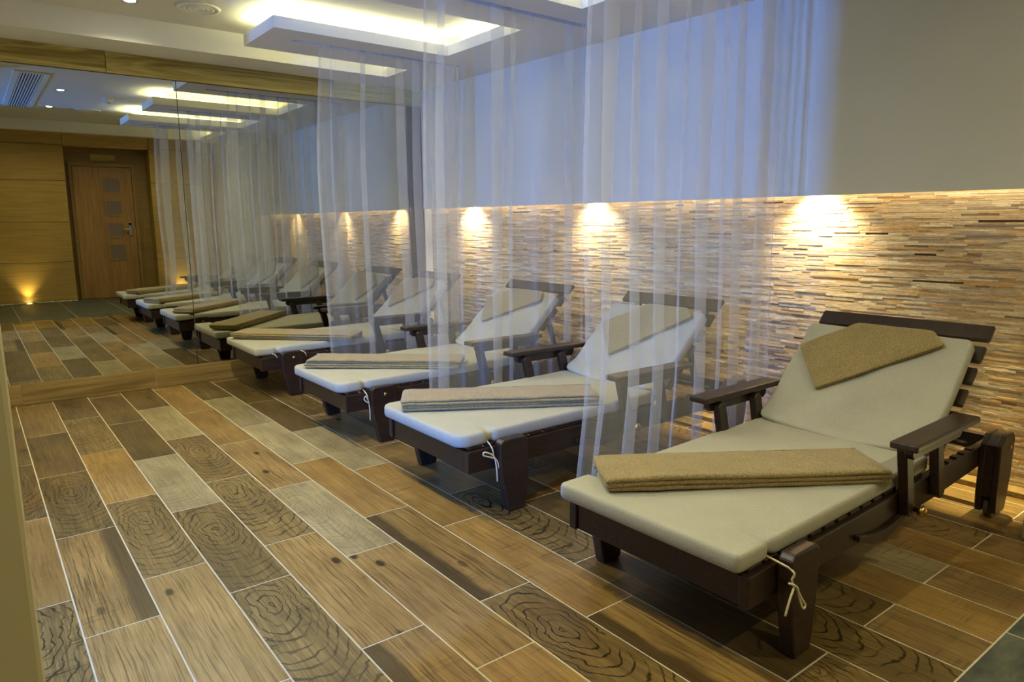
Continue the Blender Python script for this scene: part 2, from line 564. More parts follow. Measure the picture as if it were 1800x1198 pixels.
# slate tiles behind the wood-look field
SX0 = 2.243
sl_cache = {}
i = -8
while SX0 + 0.6 * i < 3.5:
    x0, x1 = SX0 + 0.6 * i, min(SX0 + 0.6 * i + 0.6, wall_x(0) + 0.08)
    i += 1
    x0 = max(x0, LEFT_X)
    if x1 - x0 < 0.05:
        continue
    for j in range(5):
        y1, y0 = SLATE_Y - 0.6 * j, max(SLATE_Y - 0.6 * (j + 1), BACK_Y)
        if y1 - y0 < 0.03:
            continue
        kk = (round(x1 - x0, 3), round(y1 - y0, 3))
        if kk not in sl_cache:
            sl_cache[kk] = mesh_from(box(-kk[0] / 2 + .002, kk[0] / 2 - .002, -kk[1] / 2 + .002, kk[1] / 2 - .002, -0.01, 0, 0.0015, 1), 'slate_tile')
        obj('slate_tile', sl_cache[kk], M_slate, floor, ((x0 + x1) / 2, (y0 + y1) / 2, 0))

# right wall: plain upper wall standing proud of the wood cladding, lamps hidden in the gap
TH = math.atan(WALL_SLOPE)
RC = 0.110
wall_r = struct(obj('wall_right', box(0.0, 0.014, -2.2, 5.51, 1.290, 2.70), M_paint, None, (WALL_X0, 0, 0), (0, 0, TH)))
obj('cladding_backing', box(RC, 0.20, -2.2, 5.51, 0.0, 2.70), M_cladback, wall_r)
obj('lower_wall_return', box(0.0, RC - 0.001, -2.2, 0.675, 0.0, 1.289), M_paint, wall_r)
obj('lamp_cavity_lid', box(0.014, RC, -2.2, 5.51, 1.42, 1.46), M_paint, wall_r)
rng = random.Random(11)
strips = []
RH = 0.0094
z = 0.028
row = 0
while z < 1.36:
    h = min(RH, 1.37 - z)
    y = 0.680 + rng.random() * 0.02
    while y < 5.50:
        l = rng.choice((0.05, 0.07, 0.09, 0.12, 0.15, 0.19, 0.24)) * rng.uniform(0.85, 1.15)
        if rng.random() < 0.995:
            strips.append((y, min(y + l, 5.507), z, h, rng.choice((0.003, 0.0033, 0.0036, 0.004, 0.0043, 0.0055))))
        y += l
    z += RH
    row += 1
# the strips that show largest in the photograph are objects of their own
def show(s):
    yc = (s[0] + s[1]) / 2
    d2 = 11.4 + yc * yc
    vis = 0.93 < yc < 2.2 and (s[2] > 0.78 or yc < 0.93)
    return (0 if vis else 1, -(s[1] - s[0]) / d2)
order = sorted(range(len(strips)), key=lambda q: show(strips[q]))
single = set(order[:300])
bmj = bmesh.new()
for q, (y0, y1, z0, h, pr) in enumerate(strips):
    if q in single:
        obj('cladding_strip', box(RC - pr, RC, y0 + .0003, y1 - .0003, z0 + .0002, z0 + h - .0002), M_clad, wall_r)
    else:
        vs_ = [bmj.verts.new(p_) for p_ in ((RC, y0, z0), (RC, y1, z0), (RC, y1, z0 + h), (RC, y0, z0 + h),
                                            (RC - pr, y0, z0), (RC - pr, y1, z0), (RC - pr, y1, z0 + h), (RC - pr, y0, z0 + h))]
        for f in ((4, 7, 6, 5), (0, 4, 5, 1), (1, 5, 6, 2), (2, 6, 7, 3), (3, 7, 4, 0)):
            bmj.faces.new([vs_[k] for k in f])
cs = obj('cladding_strips', bmj, M_clad, wall_r)
cs['kind'] = 'stuff'
struct(obj('baseboard_right', box(0.022, RC, 0.68, 5.50, 0.0, 0.026, 0.004, 2), M_curb, None, (WALL_X0, 0, 0), (0, 0, TH)))
light('added_fill_strip', 'AREA', 6.0, (1.0, 0.92, 0.68), (WALL_X0 - math.sin(TH) * 3.1 + 0.050, 3.1, 1.385), (0, 0, TH), shape='RECTANGLE', size=0.03, size_y=4.6)  # added strip light in the gap, evens out the light on the cladding
for yy in (1.90, 3.46, 4.86):
    light('washer_and_fill_spot', 'SPOT', E_WALL, (1.0, 0.92, 0.70), (WALL_X0 - math.sin(TH) * yy + 0.030, yy, 1.345), (0, math.radians(-9), 0), spot_size=math.radians(122), spot_blend=1.0, shadow_soft_size=0.012)

for yy in (1.04, 2.36):  # extra spots, added to brighten the floor along the wall
    light('washer_and_fill_spot', 'SPOT', 95.0, (1.0, 0.86, 0.42), (WALL_X0 - math.sin(TH) * yy + 0.034, yy, 1.345), (0, math.radians(6), 0), spot_size=math.radians(26), spot_blend=0.6, shadow_soft_size=0.01)

# mirror wall
struct(obj('wall_mirror_side', box(LEFT_X, 3.6, MIR_Y + 0.02, MIR_Y + 0.16, 0, 2.70), M_paint))
curb = struct(obj('baseboard_mirror', box(LEFT_X, 3.30, MIR_Y + 0.004, MIR_Y + 0.02, 0.0, 0.138), M_grout))
cj = [-2.2, -1.4, -0.6, 0.19, 0.99, 1.79, 2.59, 3.26]
for a_, b_ in zip(cj, cj[1:]):
    obj('curb_tile', box(-(b_ - a_) / 2 + .0015, (b_ - a_) / 2 - .0015, -0.004, 0.006, 0.002, 0.138, 0.0012, 1), M_curb, curb, ((a_ + b_) / 2, MIR_Y + 0.002, 0))
mir = thing('wall_mirror', 'tall tinted mirror covering the far wall above the tiled curb', 'mirror', (0, MIR_Y + 0.008, 0.138))
obj('mirror_backing', box(-1.2, 3.10, 0.0062, 0.0118, 0.0, 2.012), M_jamb, mir)
for a_, b_ in ((-1.2, 1.2770), (1.2810, 3.10)):
    obj('mirror_pane', box(a_, b_, -0.006, 0.006, 0.0, 2.012, 0.0008, 1), M_mirror, mir)
beam = struct(obj('trim_1', box(LEFT_X, 3.25, MIR_Y + 0.004, MIR_Y + 0.02, 2.15, SOFF), M_jamb))
bj = [LEFT_X, -0.75, 0.855, 2.45, 3.25]
for a_, b_ in zip(bj, bj[1:]):
    obj('beam_board', box(-(b_ - a_) / 2 + .0015, (b_ - a_) / 2 - .0015, -0.014, 0.010, 2.154, SOFF, 0.0015, 1), M_beam, beam, ((a_ + b_) / 2, MIR_Y, 0))
struct(obj('trim_2', box(3.10, 3.262, MIR_Y - 0.008, MIR_Y + 0.02, 0.138, 2.16, 0.003, 1), M_jamb))

# left and back walls, pier beside the camera
struct(obj('wall_left', box(LEFT_X - 0.1, LEFT_X, BACK_Y - 0.1, MIR_Y + 0.1, 0, 2.70), M_paint))
bm = box(-0.35, 0.0136, 0.60, 1.35, 0, CEIL, 0.004, 2)  # unseen depth of the pier is shaped to cut off the blue light
bx(bm, LEFT_X, -0.35, 0.60, 0.72, 0, CEIL)
struct(obj('wall_pier', bm, M_pier))
struct(obj('added_light_blocker', box(-0.47, -0.35, 2.95, MIR_Y + 0.02, 0, CEIL), M_paint))  # unseen wall added to keep blue light off the mirror bulkhead

# added unseen window, made up as a source for the blue light
win = struct(obj('added_window_1', box(LEFT_X - 0.01, LEFT_X + 0.03, 0.96, 1.14, 0.76, 2.14, 0.0), M_jamb))
obj('added_window_pane', box(LEFT_X + 0.030, LEFT_X + 0.034, 0.99, 1.11, 0.80, 2.10), emit('added_blue_pane', (0.05, 0.24, 1.0), 2.0), win)

# ceiling
struct(obj('ceiling', box(LEFT_X, 3.7, 0.30, MIR_Y + 0.1, CEIL, 2.56), M_ceil))
struct(obj('ceiling_rear', box(LEFT_X, 3.7, BACK_Y - 0.1, 0.30, 2.62, 2.72), M_ceil))
struct(obj('ceiling_bulkhead', box(LEFT_X, 3.6, 0.28, 0.40, 2.315, 2.66), M_ceil))
struct(obj('mirror_bulkhead', box(LEFT_X, 3.5, 5.11, MIR_Y + 0.05, SOFF, CEIL + 0.02), M_ceil))

# comb-shaped soffit: strip along the wall with a finger over each curtain
FING = [(1.66, 2.18, 1.905), (2.912, 3.430, 3.150), (4.240, 4.790, 4.472)]
FX0, SX, SLOT0, SLOT1, SW = 1.545, 2.735, 1.745, 2.980, 0.055
STOP = 2.355
def slab_cells(xs, ys, filled, z0, z1):
    bm = bmesh.new()
    V = {}
    def v(i, j, z):
        k = (i, j, z)
        if k not in V:
            V[k] = bm.verts.new((xs[i], ys[j], z))
        return V[k]
    nx, ny = len(xs) - 1, len(ys) - 1
    F = lambda i, j: 0 <= i < nx and 0 <= j < ny and filled(i, j)
    for i in range(nx):
        for j in range(ny):
            if not F(i, j):
                continue
            bm.faces.new((v(i, j, z0), v(i, j + 1, z0), v(i + 1, j + 1, z0), v(i + 1, j, z0)))
            bm.faces.new((v(i, j, z1), v(i + 1, j, z1), v(i + 1, j + 1, z1), v(i, j + 1, z1)))
            if not F(i - 1, j): bm.faces.new((v(i, j, z0), v(i, j, z1), v(i, j + 1, z1), v(i, j + 1, z0)))
            if not F(i + 1, j): bm.faces.new((v(i + 1, j, z0), v(i + 1, j + 1, z0), v(i + 1, j + 1, z1), v(i + 1, j, z1)))
            if not F(i, j - 1): bm.faces.new((v(i, j, z0), v(i + 1, j, z0), v(i + 1, j, z1), v(i, j, z1)))
            if not F(i, j + 1): bm.faces.new((v(i, j + 1, z0), v(i, j + 1, z1), v(i + 1, j + 1, z1), v(i + 1, j + 1, z0)))
    bmesh.ops.recalc_face_normals(bm, faces=bm.faces[:])
    return bm
xs = [FX0, SLOT0, SX, SLOT1, 3.52]
ys = [0.40]
for a_, b_, c_ in FING:
    ys += [a_, c_ - SW / 2, c_ + SW / 2, b_]
ys += [5.11]
def fill(i, j):
    # j: 0 gap, then groups of finger / slot / finger / gap
    q = j % 4
    if q == 2 and i in (1, 2):
        return False
    if i >= 2:
        return True
    return q in (1, 2, 3)
soff = struct(obj('ceiling_soffit', slab_cells(xs, ys, fill, SOFF, STOP), M_ceil))
for n_, (a_, b_, c_) in enumerate(FING):
    obj('soffit_hanger', box(FX0 + 0.16, SX + 0.30, a_ + 0.15, b_ - 0.15, STOP, CEIL), M_ceil, soff)
obj('soffit_hanger', box(SX + 0.16, 3.46, 0.42, 5.10, STOP + 0.001, CEIL), M_ceil, soff)

# cove strips lying on the soffit
led_n = 0
def led(x0, x1, y0, y1, label):
    t = thing('led_strip', label, 'led strip', ((x0 + x1) / 2, (y0 + y1) / 2, STOP), 0, 'cove led strips')
    L, W_ = x1 - x0, y1 - y0
    obj('led_channel', box(-L / 2, L / 2, -W_ / 2, W_ / 2, 0.0, 0.006), M_ceil, t)
    obj('led_diffuser', box(-L / 2 + .002, L / 2 - .002, -W_ / 2 + .002, W_ / 2 - .002, 0.006, 0.012), M_led, t)
    light('cove_light', 'AREA', E_COVE * max(L, W_), COVE, (0, 0, 0.016), (math.pi, 0, 0), t, shape='RECTANGLE', size=L, size_y=W_)
NM = ('nearest', 'middle', 'farthest')
for n_, (a_, b_, c_) in enumerate(FING):
    led(FX0 + 0.07, SX + 0.05, a_ + 0.05, a_ + 0.07, 'led strip glowing along the camera side edge of the %s ceiling finger' % NM[n_])
    led(FX0 + 0.07, SX + 0.05, b_ - 0.07, b_ - 0.05, 'led strip glowing along the mirror side edge of the %s ceiling finger' % NM[n_])
    led(FX0 + 0.05, FX0 + 0.07, a_ + 0.08, b_ - 0.08, 'short led strip glowing across the free end of the %s ceiling finger' % NM[n_])
gaps = [(0.45, FING[0][0]), (FING[0][1], FING[1][0]), (FING[1][1], FING[2][0]), (FING[2][1], 5.10)]
GN = ('before the nearest curtain', 'between the nearest and middle curtains', 'between the middle and farthest curtains', 'beside the mirror')
for (a_, b_), g_ in zip(gaps, GN):
    led(SX + 0.05, SX + 0.07, a_ + 0.01, b_ - 0.01, 'led strip glowing on the wall side soffit edge ' + g_)

# ceiling fittings
def downlight(x, y, label):
    t = thing('downlight', label, 'downlight', (x, y, CEIL), 0, 'recessed downlights')
    obj('trim_ring', lathe([(0.030, -0.001), (0.046, -0.003), (0.048, -0.0005), (0.030, -0.0005)], 24), M_chrome, t, smooth=False)
    obj('lens', lathe([(0.0295, -0.0025), (0.0295, -0.0005)], 24), M_lamp, t)
    light('downlight_lamp', 'SPOT', E_DOWN, SPOTC, (0, 0, -0.02), (0, 0, 0), t, spot_size=math.radians(150), spot_blend=0.8, shadow_soft_size=0.03)
for (x, y), l in zip(((0.88, 1.58), (0.88, 2.76), (0.89, 3.93), (0.90, 4.76)),
                     ('small recessed downlight in the ceiling farthest from the mirror', 'small recessed downlight in the ceiling beside the smoke detector',
                      'small recessed downlight in the ceiling third from the air grille end', 'small recessed downlight in the ceiling closest to the mirror')):
    downlight(x, y, l)
def added_rear_light(x, y, label):  # added fill lamps behind the camera, not part of the room
    t = thing('downlight', label, 'downlight', (x, y, 2.62), 0, 'recessed downlights')
    obj('trim_ring', lathe([(0.030, -0.001), (0.046, -0.003), (0.048, -0.0005), (0.030, -0.0005)], 24), M_chrome, t)
    obj('lens', lathe([(0.0295, -0.0025), (0.0295, -0.0005)], 24), M_lamp, t)
    light('downlight_lamp', 'SPOT', E_REAR, SPOTC, (0, 0, -0.02), (0, 0, 0), t, spot_size=math.radians(160), spot_blend=0.8, shadow_soft_size=0.06)
added_rear_light(0.75, -0.55, 'added fill downlight above the slate floor on the pier side')
added_rear_light(2.45, -0.55, 'added fill downlight above the slate floor on the cladding side')
for y, l in ((1.56, 'round ceiling speaker level with the nearest curtain'), (4.675, 'round ceiling speaker near the mirror bulkhead')):
    t = thing('ceiling_speaker', l, 'speaker', (1.25, y, CEIL), 0, 'round ceiling speakers')
    obj('rim', lathe([(0.100, -0.002), (0.104, -0.010), (0.122, -0.008), (0.128, -0.001), (0.100, -0.001)], 40), M_ceil, t, smooth=True)
    prof = []
    for k in range(7):
        r0 = 0.099 - k * 0.0135
        prof += [(r0, -0.006 - 0.003 * (k % 2)), (max(r0 - 0.008, 0.004), -0.006 - 0.003 * (k % 2))]
    obj('grille', lathe([(0.099, -0.0015)] + prof, 40), M_ceil, t)
t = thing('smoke_detector', 'small domed smoke detector on the ceiling', 'smoke detector', (1.31, 2.54, CEIL))
obj('base', lathe([(0.052, 0.0), (0.052, -0.014), (0.046, -0.018)], 28), M_ceil, t)
obj('dome', lathe([(0.044, -0.017), (0.042, -0.034), (0.030, -0.046), (0.010, -0.05)], 28), M_ceil, t, smooth=True)
obj('sensor_window', lathe([(0.012, -0.049), (0.010, -0.053)], 16), M_jamb, t)
t = thing('air_grille', 'long ceiling air grille with dark slots in a cream frame', 'air grille', (0.60, 2.48, CEIL))
GL = 1.06
M_black = plain('black_duct', (18, 17, 16), 0.9, 0.1)
obj('duct', box(-0.085, 0.085, -GL, GL, -0.003, -0.0005), M_black, t)
bm = bmesh.new()
for q in ((-0.13, -0.085, -GL - 0.04, GL + 0.04), (0.085, 0.13, -GL - 0.04, GL + 0.04), (-0.085, 0.085, -GL - 0.04, -GL), (-0.085, 0.085, GL, GL + 0.04)):
    bx(bm, *q, -0.012, -0.0005)
obj('frame', bm, M_ceil, t)
bl = mesh_from(box(-0.0055, 0.0055, -GL, GL, -0.011, -0.003), 'blade')
for k in range(8):
    obj('blade', bl, M_ceil, t, (-0.075 + k * 0.0215, 0, 0))

# ------------------------------------------------------------------ back wall seen in the mirror
wb = struct(obj('wall_back', box(LEFT_X, 3.7, BACK_Y - 0.12, BACK_Y, 0, 2.72), M_niche))
def face_y(z):
    return -1.76 + 0.10 * (z / 2.4) ** 2
def panel(x0, x1, z0, z1):
    n = 4
    poly = [(BACK_Y, z0), (BACK_Y, z1)] + [(face_y(z1 + (z0 - z1) * k / n), z1 + (z0 - z1) * k / n) for k in range(n + 1)]
    obj('wall_panel', prism(poly, x0, x1, 'x', 0.003, 1), M_panel, wb)
NX0, NX1 = 1.30, 2.47
rows = [(0.0, 0.607), (0.613, 1.207), (1.213, 1.817), (1.823, 2.345)]
for z0, z1 in rows:
    for x0, x1 in ((LEFT_X, -1.153), (-1.147, 0.02), (0.026, NX0), (NX1, 3.48)):
        panel(x0, x1, z0, z1)
for x0, x1 in ((LEFT_X, -1.153), (-1.147, 0.02), (0.026, NX0 - 0.003), (NX0 + 0.003, NX1 - 0.003), (NX1 + 0.003, 3.48)):
    panel(x0, x1, 2.351, 2.62)
door = bpy.data.objects.new('door_1', None)
C.objects.link(door)
door.location = (1.42, BACK_Y, 0)
struct(door)
leaf = obj('leaf', box(0.0, 0.82, 0.002, 0.045, 0.005, 2.07, 0.003, 1), M_door, door)
bm = bmesh.new()
for q in ((-0.045, -0.004, 0.0, 0.06, 0, 2.13), (0.824, 0.865, 0.0, 0.06, 0, 2.13), (-0.004, 0.824, 0.0, 0.06, 2.075, 2.13)):
    bx(bm, *q)
obj('door_frame', bm, M_niche, door)
M_frost = plain('frosted_glass', (120, 106, 96), 0.3, 0.5, 0.05, 30)
for z0 in (0.625, 0.975, 1.325, 1.675):
    fr = bmesh.new()
    for q in ((0.40, 0.425, z0 - 0.025, z0 + 0.235), (0.635, 0.66, z0 - 0.025, z0 + 0.235), (0.425, 0.635, z0 - 0.025, z0), (0.425, 0.635, z0 + 0.21, z0 + 0.235)):
        bx(fr, q[0], q[1], 0.045, 0.054, q[2], q[3])
    f_ = obj('pane_frame', fr, M_door, leaf)
    obj('pane', box(0.425, 0.635, 0.043, 0.049, z0, z0 + 0.21), M_frost, f_)
hp = obj('handle_plate', box(0.715, 0.765, 0.045, 0.062, 0.98, 1.21, 0.008, 3), M_chrome, leaf)
obj('lever', tube([(0.74, 0.06, 1.09), (0.74, 0.095, 1.09), (0.72, 0.10, 1.09), (0.63, 0.10, 1.088)], 0.009), M_chrome, hp, smooth=True)
obj('lock_reader', box(0.722, 0.758, 0.062, 0.066, 1.155, 1.20, 0.002, 1), M_black, hp)
t = tag(obj('sign_plate', box(-0.17, 0.17, 0.0, 0.014, -0.055, 0.055, 0.003, 2), M_beam, None, (1.86, BACK_Y + 0.004, 2.215)), 'plain wooden sign plate fixed above the door', 'sign')

def uplight(x, label, e):
    t = thing('floor_uplight', label, 'uplight', (x, -1.700, 0.0), 0, 'floor uplights')
    obj('rim', lathe([(0.040, 0.0), (0.055, 0.0), (0.055, 0.005), (0.042, 0.007), (0.040, 0.002)], 24), M_chrome, t)
    obj('lens', lathe([(0.0395, 0.0005), (0.0395, 0.004)], 24), M_uplamp, t)
    light('uplight_lamp', 'SPOT', e, (1.0, 0.80, 0.36), (0, 0, 0.02), (math.pi + math.radians(-6), 0, 0), t, spot_size=math.radians(92), spot_blend=1.0, shadow_soft_size=0.02)
uplight(0.67, 'glowing floor uplight at the foot of the panelled wall beside the door', E_UP)
uplight(2.80, 'glowing floor uplight at the foot of the panels next to the cladding', E_UP)
bm = bmesh.new()
rng = random.Random(3)
for k in range(420):
    x = rng.uniform(-1.0, NX0) if k < 300 else rng.uniform(NX1, 3.42)
    y = rng.uniform(-1.752, -1.715)
    r = rng.uniform(0.009, 0.017)
    if min(abs(x - 0.67), abs(x - 2.80)) < 0.07:
        continue
    m_ = Matrix.Translation((x, y, r * 0.5)) @ Matrix.Rotation(rng.uniform(0, 3), 4, 'Z') @ Matrix.Diagonal((r * 1.3, r, r * 0.7, 1))
    bmesh.ops.create_icosphere(bm, subdivisions=1, radius=1.0, matrix=m_)
pb = tag(obj('pebbles', bm, plain('white_pebbles', (200, 192, 172), 0.6, 0.3, 0.15, 60)), 'row of white pebbles along the foot of the panelled wall', 'pebbles')
pb['kind'] = 'stuff'

# ------------------------------------------------------------------ sun loungers
BACK_ANG, BACK_U = math.radians(45), 1.150
L1_ROT = 0.022
def make_lounger(label, bolts):
    """u along x from the cushion front, v across, z up"""
    t = thing('sun_lounger', label, 'sun lounger', (0, 0, 0), 0, 'wooden sun loungers in a row')
    for s in (-1, 1):
        va, vb = sorted((s * 0.297, s * 0.327))
        rail = obj('side_rail', prism([(0.035, 0.185), (0.035, 0.270), (0.040, 0.276), (1.83, 0.288), (1.835, 0.282), (1.835, 0.210), (1.20, 0.185)], va, vb, 'y', 0.004, 2), M_dark, t)
        for k in range(4):
            obj('notch_block', box(1.33 + k * 0.075, 1.365 + k * 0.075, va + 0.002, vb - 0.002, 0.279, 0.292, 0.002, 1), M_dark, rail)
        # front leg outside the rail
        va, vb = sorted((s * 0.3275, s * 0.371))
        leg = obj('front_leg', prism([(0.163, 0.292), (0.163, 0.195), (0.205, 0.004), (0.214, 0.0), (0.282, 0.0), (0.290, 0.008), (0.306, 0.14), (0.306, 0.292), (0.290, 0.308), (0.180, 0.308)], va, vb, 'y', 0.006, 2), M_dark, t)
        if bolts:
            obj('bolt', lathe([(0.0105, 0.0), (0.0105, 0.004), (0.007, 0.008), (0.002, 0.0095)], 16, None, (0.240, s * 0.371, 0.265), 'y') if s > 0 else
                lathe([(0.0105, 0.0), (0.0105, -0.004), (0.007, -0.008), (0.002, -0.0095)], 16, None, (0.240, s * 0.371, 0.265), 'y'), M_brass, leg, smooth=True)
        # rear leg: two cheeks and a spacer with a wheel between them
        bm = bmesh.new()
        poly = [(1.635, 0.30), (1.632, 0.10), (1.640, 0.030), (1.650, 0.024), (1.735, 0.018), (1.752, 0.030), (1.782, 0.16), (1.788, 0.315), (1.765, 0.338), (1.680, 0.338)]
        for a_, b_ in ((0.3275, 0.349), (0.379, 0.401)):
            prism(poly, *sorted((s * a_, s * b_)), 'y', 0.004, 2, bm) if False else None
            b2 = prism(poly, *sorted((s * a_, s * b_)), 'y', 0.004, 1)
            me = mesh_from(b2, 'tmp'); bm.from_mesh(me); bpy.data.meshes.remove(me)
        b2 = prism([(1.638, 0.30), (1.636, 0.092), (1.775, 0.092), (1.783, 0.31), (1.762, 0.334), (1.684, 0.334)], *sorted((s * 0.348, s * 0.380)), 'y')
        me = mesh_from(b2, 'tmp'); bm.from_mesh(me); bpy.data.meshes.remove(me)
        rl = obj('rear_leg', bm, M_dark, t)
        obj('wheel', lathe([(0.036, -0.011), (0.042, -0.008), (0.042, 0.008), (0.036, 0.011)], 28, None, (1.69, s * 0.364, 0.042), 'y'), M_rubber, rl)
        obj('bolt', lathe([(0.010, 0.0), (0.010, s * 0.004), (0.003, s * 0.006)], 16, None, (1.735, s * 0.401, 0.285), 'y'), M_brass, rl)
        # armrest
        va, vb = sorted((s * 0.336, s * 0.420))
        arm = obj('armrest', box(0.770, 1.300, va, vb, 0.466, 0.490, 0.007, 3), M_dark, t)
        va, vb = sorted((s * 0.362, s * 0.388))
        obj('armrest_apron', prism([(0.822, 0.466), (0.822, 0.440), (0.836, 0.424), (1.215, 0.424), (1.232, 0.438), (1.232, 0.466)], va, vb, 'y', 0.003, 1), M_dark, arm)
        va, vb = sorted((s * 0.330, s * 0.3615))
        for u0 in (0.868, 1.118):
            obj('arm_link', prism([(u0 - 0.024, 0.446), (u0 - 0.012, 0.460), (u0 + 0.012, 0.460), (u0 + 0.026, 0.444), (u0 + 0.086, 0.222), (u0 + 0.074, 0.206), (u0 + 0.050, 0.204), (u0 + 0.036, 0.216)], va, vb, 'y', 0.003, 1), M_dark, arm)
        kb = obj('knob', lathe([(0.008, 0.0), (0.008, s * 0.012), (0.017, s * 0.016), (0.020, s * 0.026), (0.014, s * 0.036), (0.004, s * 0.038)], 20, None, (0.945, s * 0.3615, 0.226), 'y'), M_brass, arm, smooth=True)
        # curved brace under the rail
        va, vb = sorted((s * 0.329, s * 0.345))
        up = [(0.60 + 0.36 * k / 8, 0.226 - 0.030 * math.sin(math.pi * k / 8)) for k in range(9)]
        dn = [(0.60 + 0.36 * k / 8, 0.208 - 0.044 * math.sin(math.pi * k / 8)) for k in range(8, -1, -1)]
        obj('brace', prism(up + dn, va, vb, 'y', 0.002, 1), M_dark, t)
    obj('front_board', box(0.044, 0.070, -0.297, 0.297, 0.186, 0.270, 0.003, 1), M_dark, t)
    obj('rear_crossbar', box(1.795, 1.825, -0.297, 0.297, 0.225, 0.296, 0.003, 1), M_dark, t)
    obj('middle_crossbar', box(1.120, 1.145, -0.297, 0.297, 0.200, 0.262, 0.003, 1), M_dark, t)
    sm = mesh_from(box(-0.029, 0.029, -0.312, 0.312, 0.0, 0.012, 0.002, 1), 'seat_slat')
    for k in range(14):
        u0 = 0.085 + k * 0.078
        obj('seat_slat', sm, M_dark, t, (u0, 0, 0.2765 + u0 * 0.006))
    # backrest
    ang = BACK_ANG
    back = bpy.data.objects.new('backrest', None)
    C.objects.link(back)
    back.parent = t
    back.location = (BACK_U, 0, 0.283)
    back.rotation_euler = (0, -ang, 0)
    bs = mesh_from(box(-0.0362, 0.0362, -0.334, 0.334, -0.020, 0.0, 0.003, 1), 'back_slat')
    for k in range(6):
        obj('back_slat', bs, M_dark, back, (0.649 - k * 0.1015, 0.0, 0))
    for s in (-1, 1):
        obj('back_stile', box(0.02, 0.660, s * 0.235 - 0.016, s * 0.235 + 0.016, -0.052, -0.021, 0.003, 1), M_dark, back)
        # prop from the stile to the rail
        obj('prop', prism([(1.590, 0.285), (1.614, 0.292), (1.535, 0.575), (1.508, 0.560)], s * 0.205 - 0.010, s * 0.205 + 0.010, 'y'), M_dark, t)
    obj('prop_bar', tube([(1.602, -0.29, 0.296), (1.602, 0.0, 0.296), (1.602, 0.29, 0.296)], 0.011, 10), M_dark, t, smooth=True)
    return t

def copy_tree(o, parent=None):
    c = o.copy()
    C.objects.link(c)
    c.parent = parent
    for ch in list(o.children):
        copy_tree(ch, c)
    return c

# (x of the cushion front, y of the centre line)
LPOS = [(1.430, 1.2575), (1.436, 2.5125), (1.450, 3.6650), (1.452, 4.9950)]
WHO = ['nearest to the camera', 'second from the camera', 'third from the camera', 'closest to the mirror']
lg = make_lounger('dark wooden sun lounger with armrests, nearest to the camera', False)
lg.location = (LPOS[0][0], LPOS[0][1], 0)
l2 = copy_tree(lg)
lg.rotation_euler = (0, 0, L1_ROT)
l2.location = (LPOS[1][0], LPOS[1][1], 0)
l2['label'] = 'dark wooden sun lounger between the nearest and middle sheer curtains'
lb = make_lounger('dark wooden sun lounger with brass leg bolts between the middle and farthest curtains', True)
lb.location = (LPOS[2][0], LPOS[2][1], 0)
l4 = copy_tree(lb)
l4.location = (LPOS[3][0], LPOS[3][1], 0)
l4['label'] = 'dark wooden sun lounger standing right against the mirror'

# ------------------------------------------------------------------ cushions
def nz(x, y, z, s):
    return noise.noise(Vector((x * s, y * s, z)))
def cushion(idx, x, y, label, rc, ties):
    t = thing('lounger_cushion', label, 'cushion', (x, y, 0), 0, 'cream lounger cushions')
    L, HV, T = 1.165, 0.330, 0.052
    zc = 0.289 + T / 2
    pu = 0.155
    def fn(px, py, top):
        u = px + L / 2
        o = Vector((0, 0, 0.006 * u))
        # pinch where the tie holds the edge
        e = math.exp(-((u - pu) / 0.014) ** 2) * max(0.0, (abs(py) - (HV - 0.10)) / 0.10) if ties else 0.0
        if ties:
            o.y -= math.copysign(0.020 * e, py)
            o.z -= (0.016 * e if top else -0.004 * e)
        if top:
            o.z += 0.0022 * nz(u, py, idx * 3.1, 6.0) + 0.0016 * nz(u * 0.6, py * 2.5, idx + 9.0, 7.0)
            o.z += 0.004 * math.exp(-((u - L) / 0.10) ** 2)
        o.y += 0.004 * nz(u, math.copysign(1, py), idx * 2.0, 3.5)
        return o
    seat = obj('seat_pad', slab(L / 2, HV, T, rc, 72, 44, edge=0.24, fn=fn), M_linen, t, (L / 2, 0.014, zc), smooth=True)
    # back pad leaning on the slats
    BL = 0.505 if idx else 0.525
    S0 = 0.046
    def fb(px, py, top):
        s = px + BL / 2
        k = math.exp(-s / 0.07)
        o = Vector((-0.030 * (1 - (py / HV) ** 2) * math.exp(-s / 0.10), 0, 0))
        o.z += 0.026 * k * (1.0 if top else 0.7)
        if top:
            o.z += 0.0055 * nz(s * 2.6, py * 0.7, idx * 5.0 + 40, 6.0) * (1 + 1.5 * math.exp(-s / 0.15)) + 0.0015 * nz(s, py, idx + 70, 9.0)
        o.y += 0.004 * nz(s, math.copysign(1, py), idx * 2.0 + 5, 3.5)
        return o
    ang = BACK_ANG
    obj('back_pad', slab(BL / 2, 0.322, T, 0.028, 44, 40, edge=0.24, fn=fb), M_linen, t,
        (BACK_U + (BL / 2 + S0) * math.cos(ang) - (T / 2 + 0.003) * math.sin(ang), 0.012 if idx == 0 else 0.0, 0.283 + (BL / 2 + S0) * math.sin(ang) + (T / 2 + 0.003) * math.cos(ang)), (0, -ang, 0), smooth=True)
    for tie in ties:
        bm = bmesh.new()
        for path in tie:
            n = len(path)
            tube([(p[0], p[1], p[2]) for p in path], 0.0030, 6, bm)
        obj('tie_string', bm, M_cord, t, smooth=True)
    return t
V0 = -0.338
def tie(*paths, v=V0):
    out = []
    for k, p in enumerate(paths):
        out.append([(u, v - 0.003 - 0.004 * k - (0.003 * (q % 2)) if not (k == 0 and q == 0) else -0.305, z_) for q, (u, z_) in enumerate(p)])
    return out
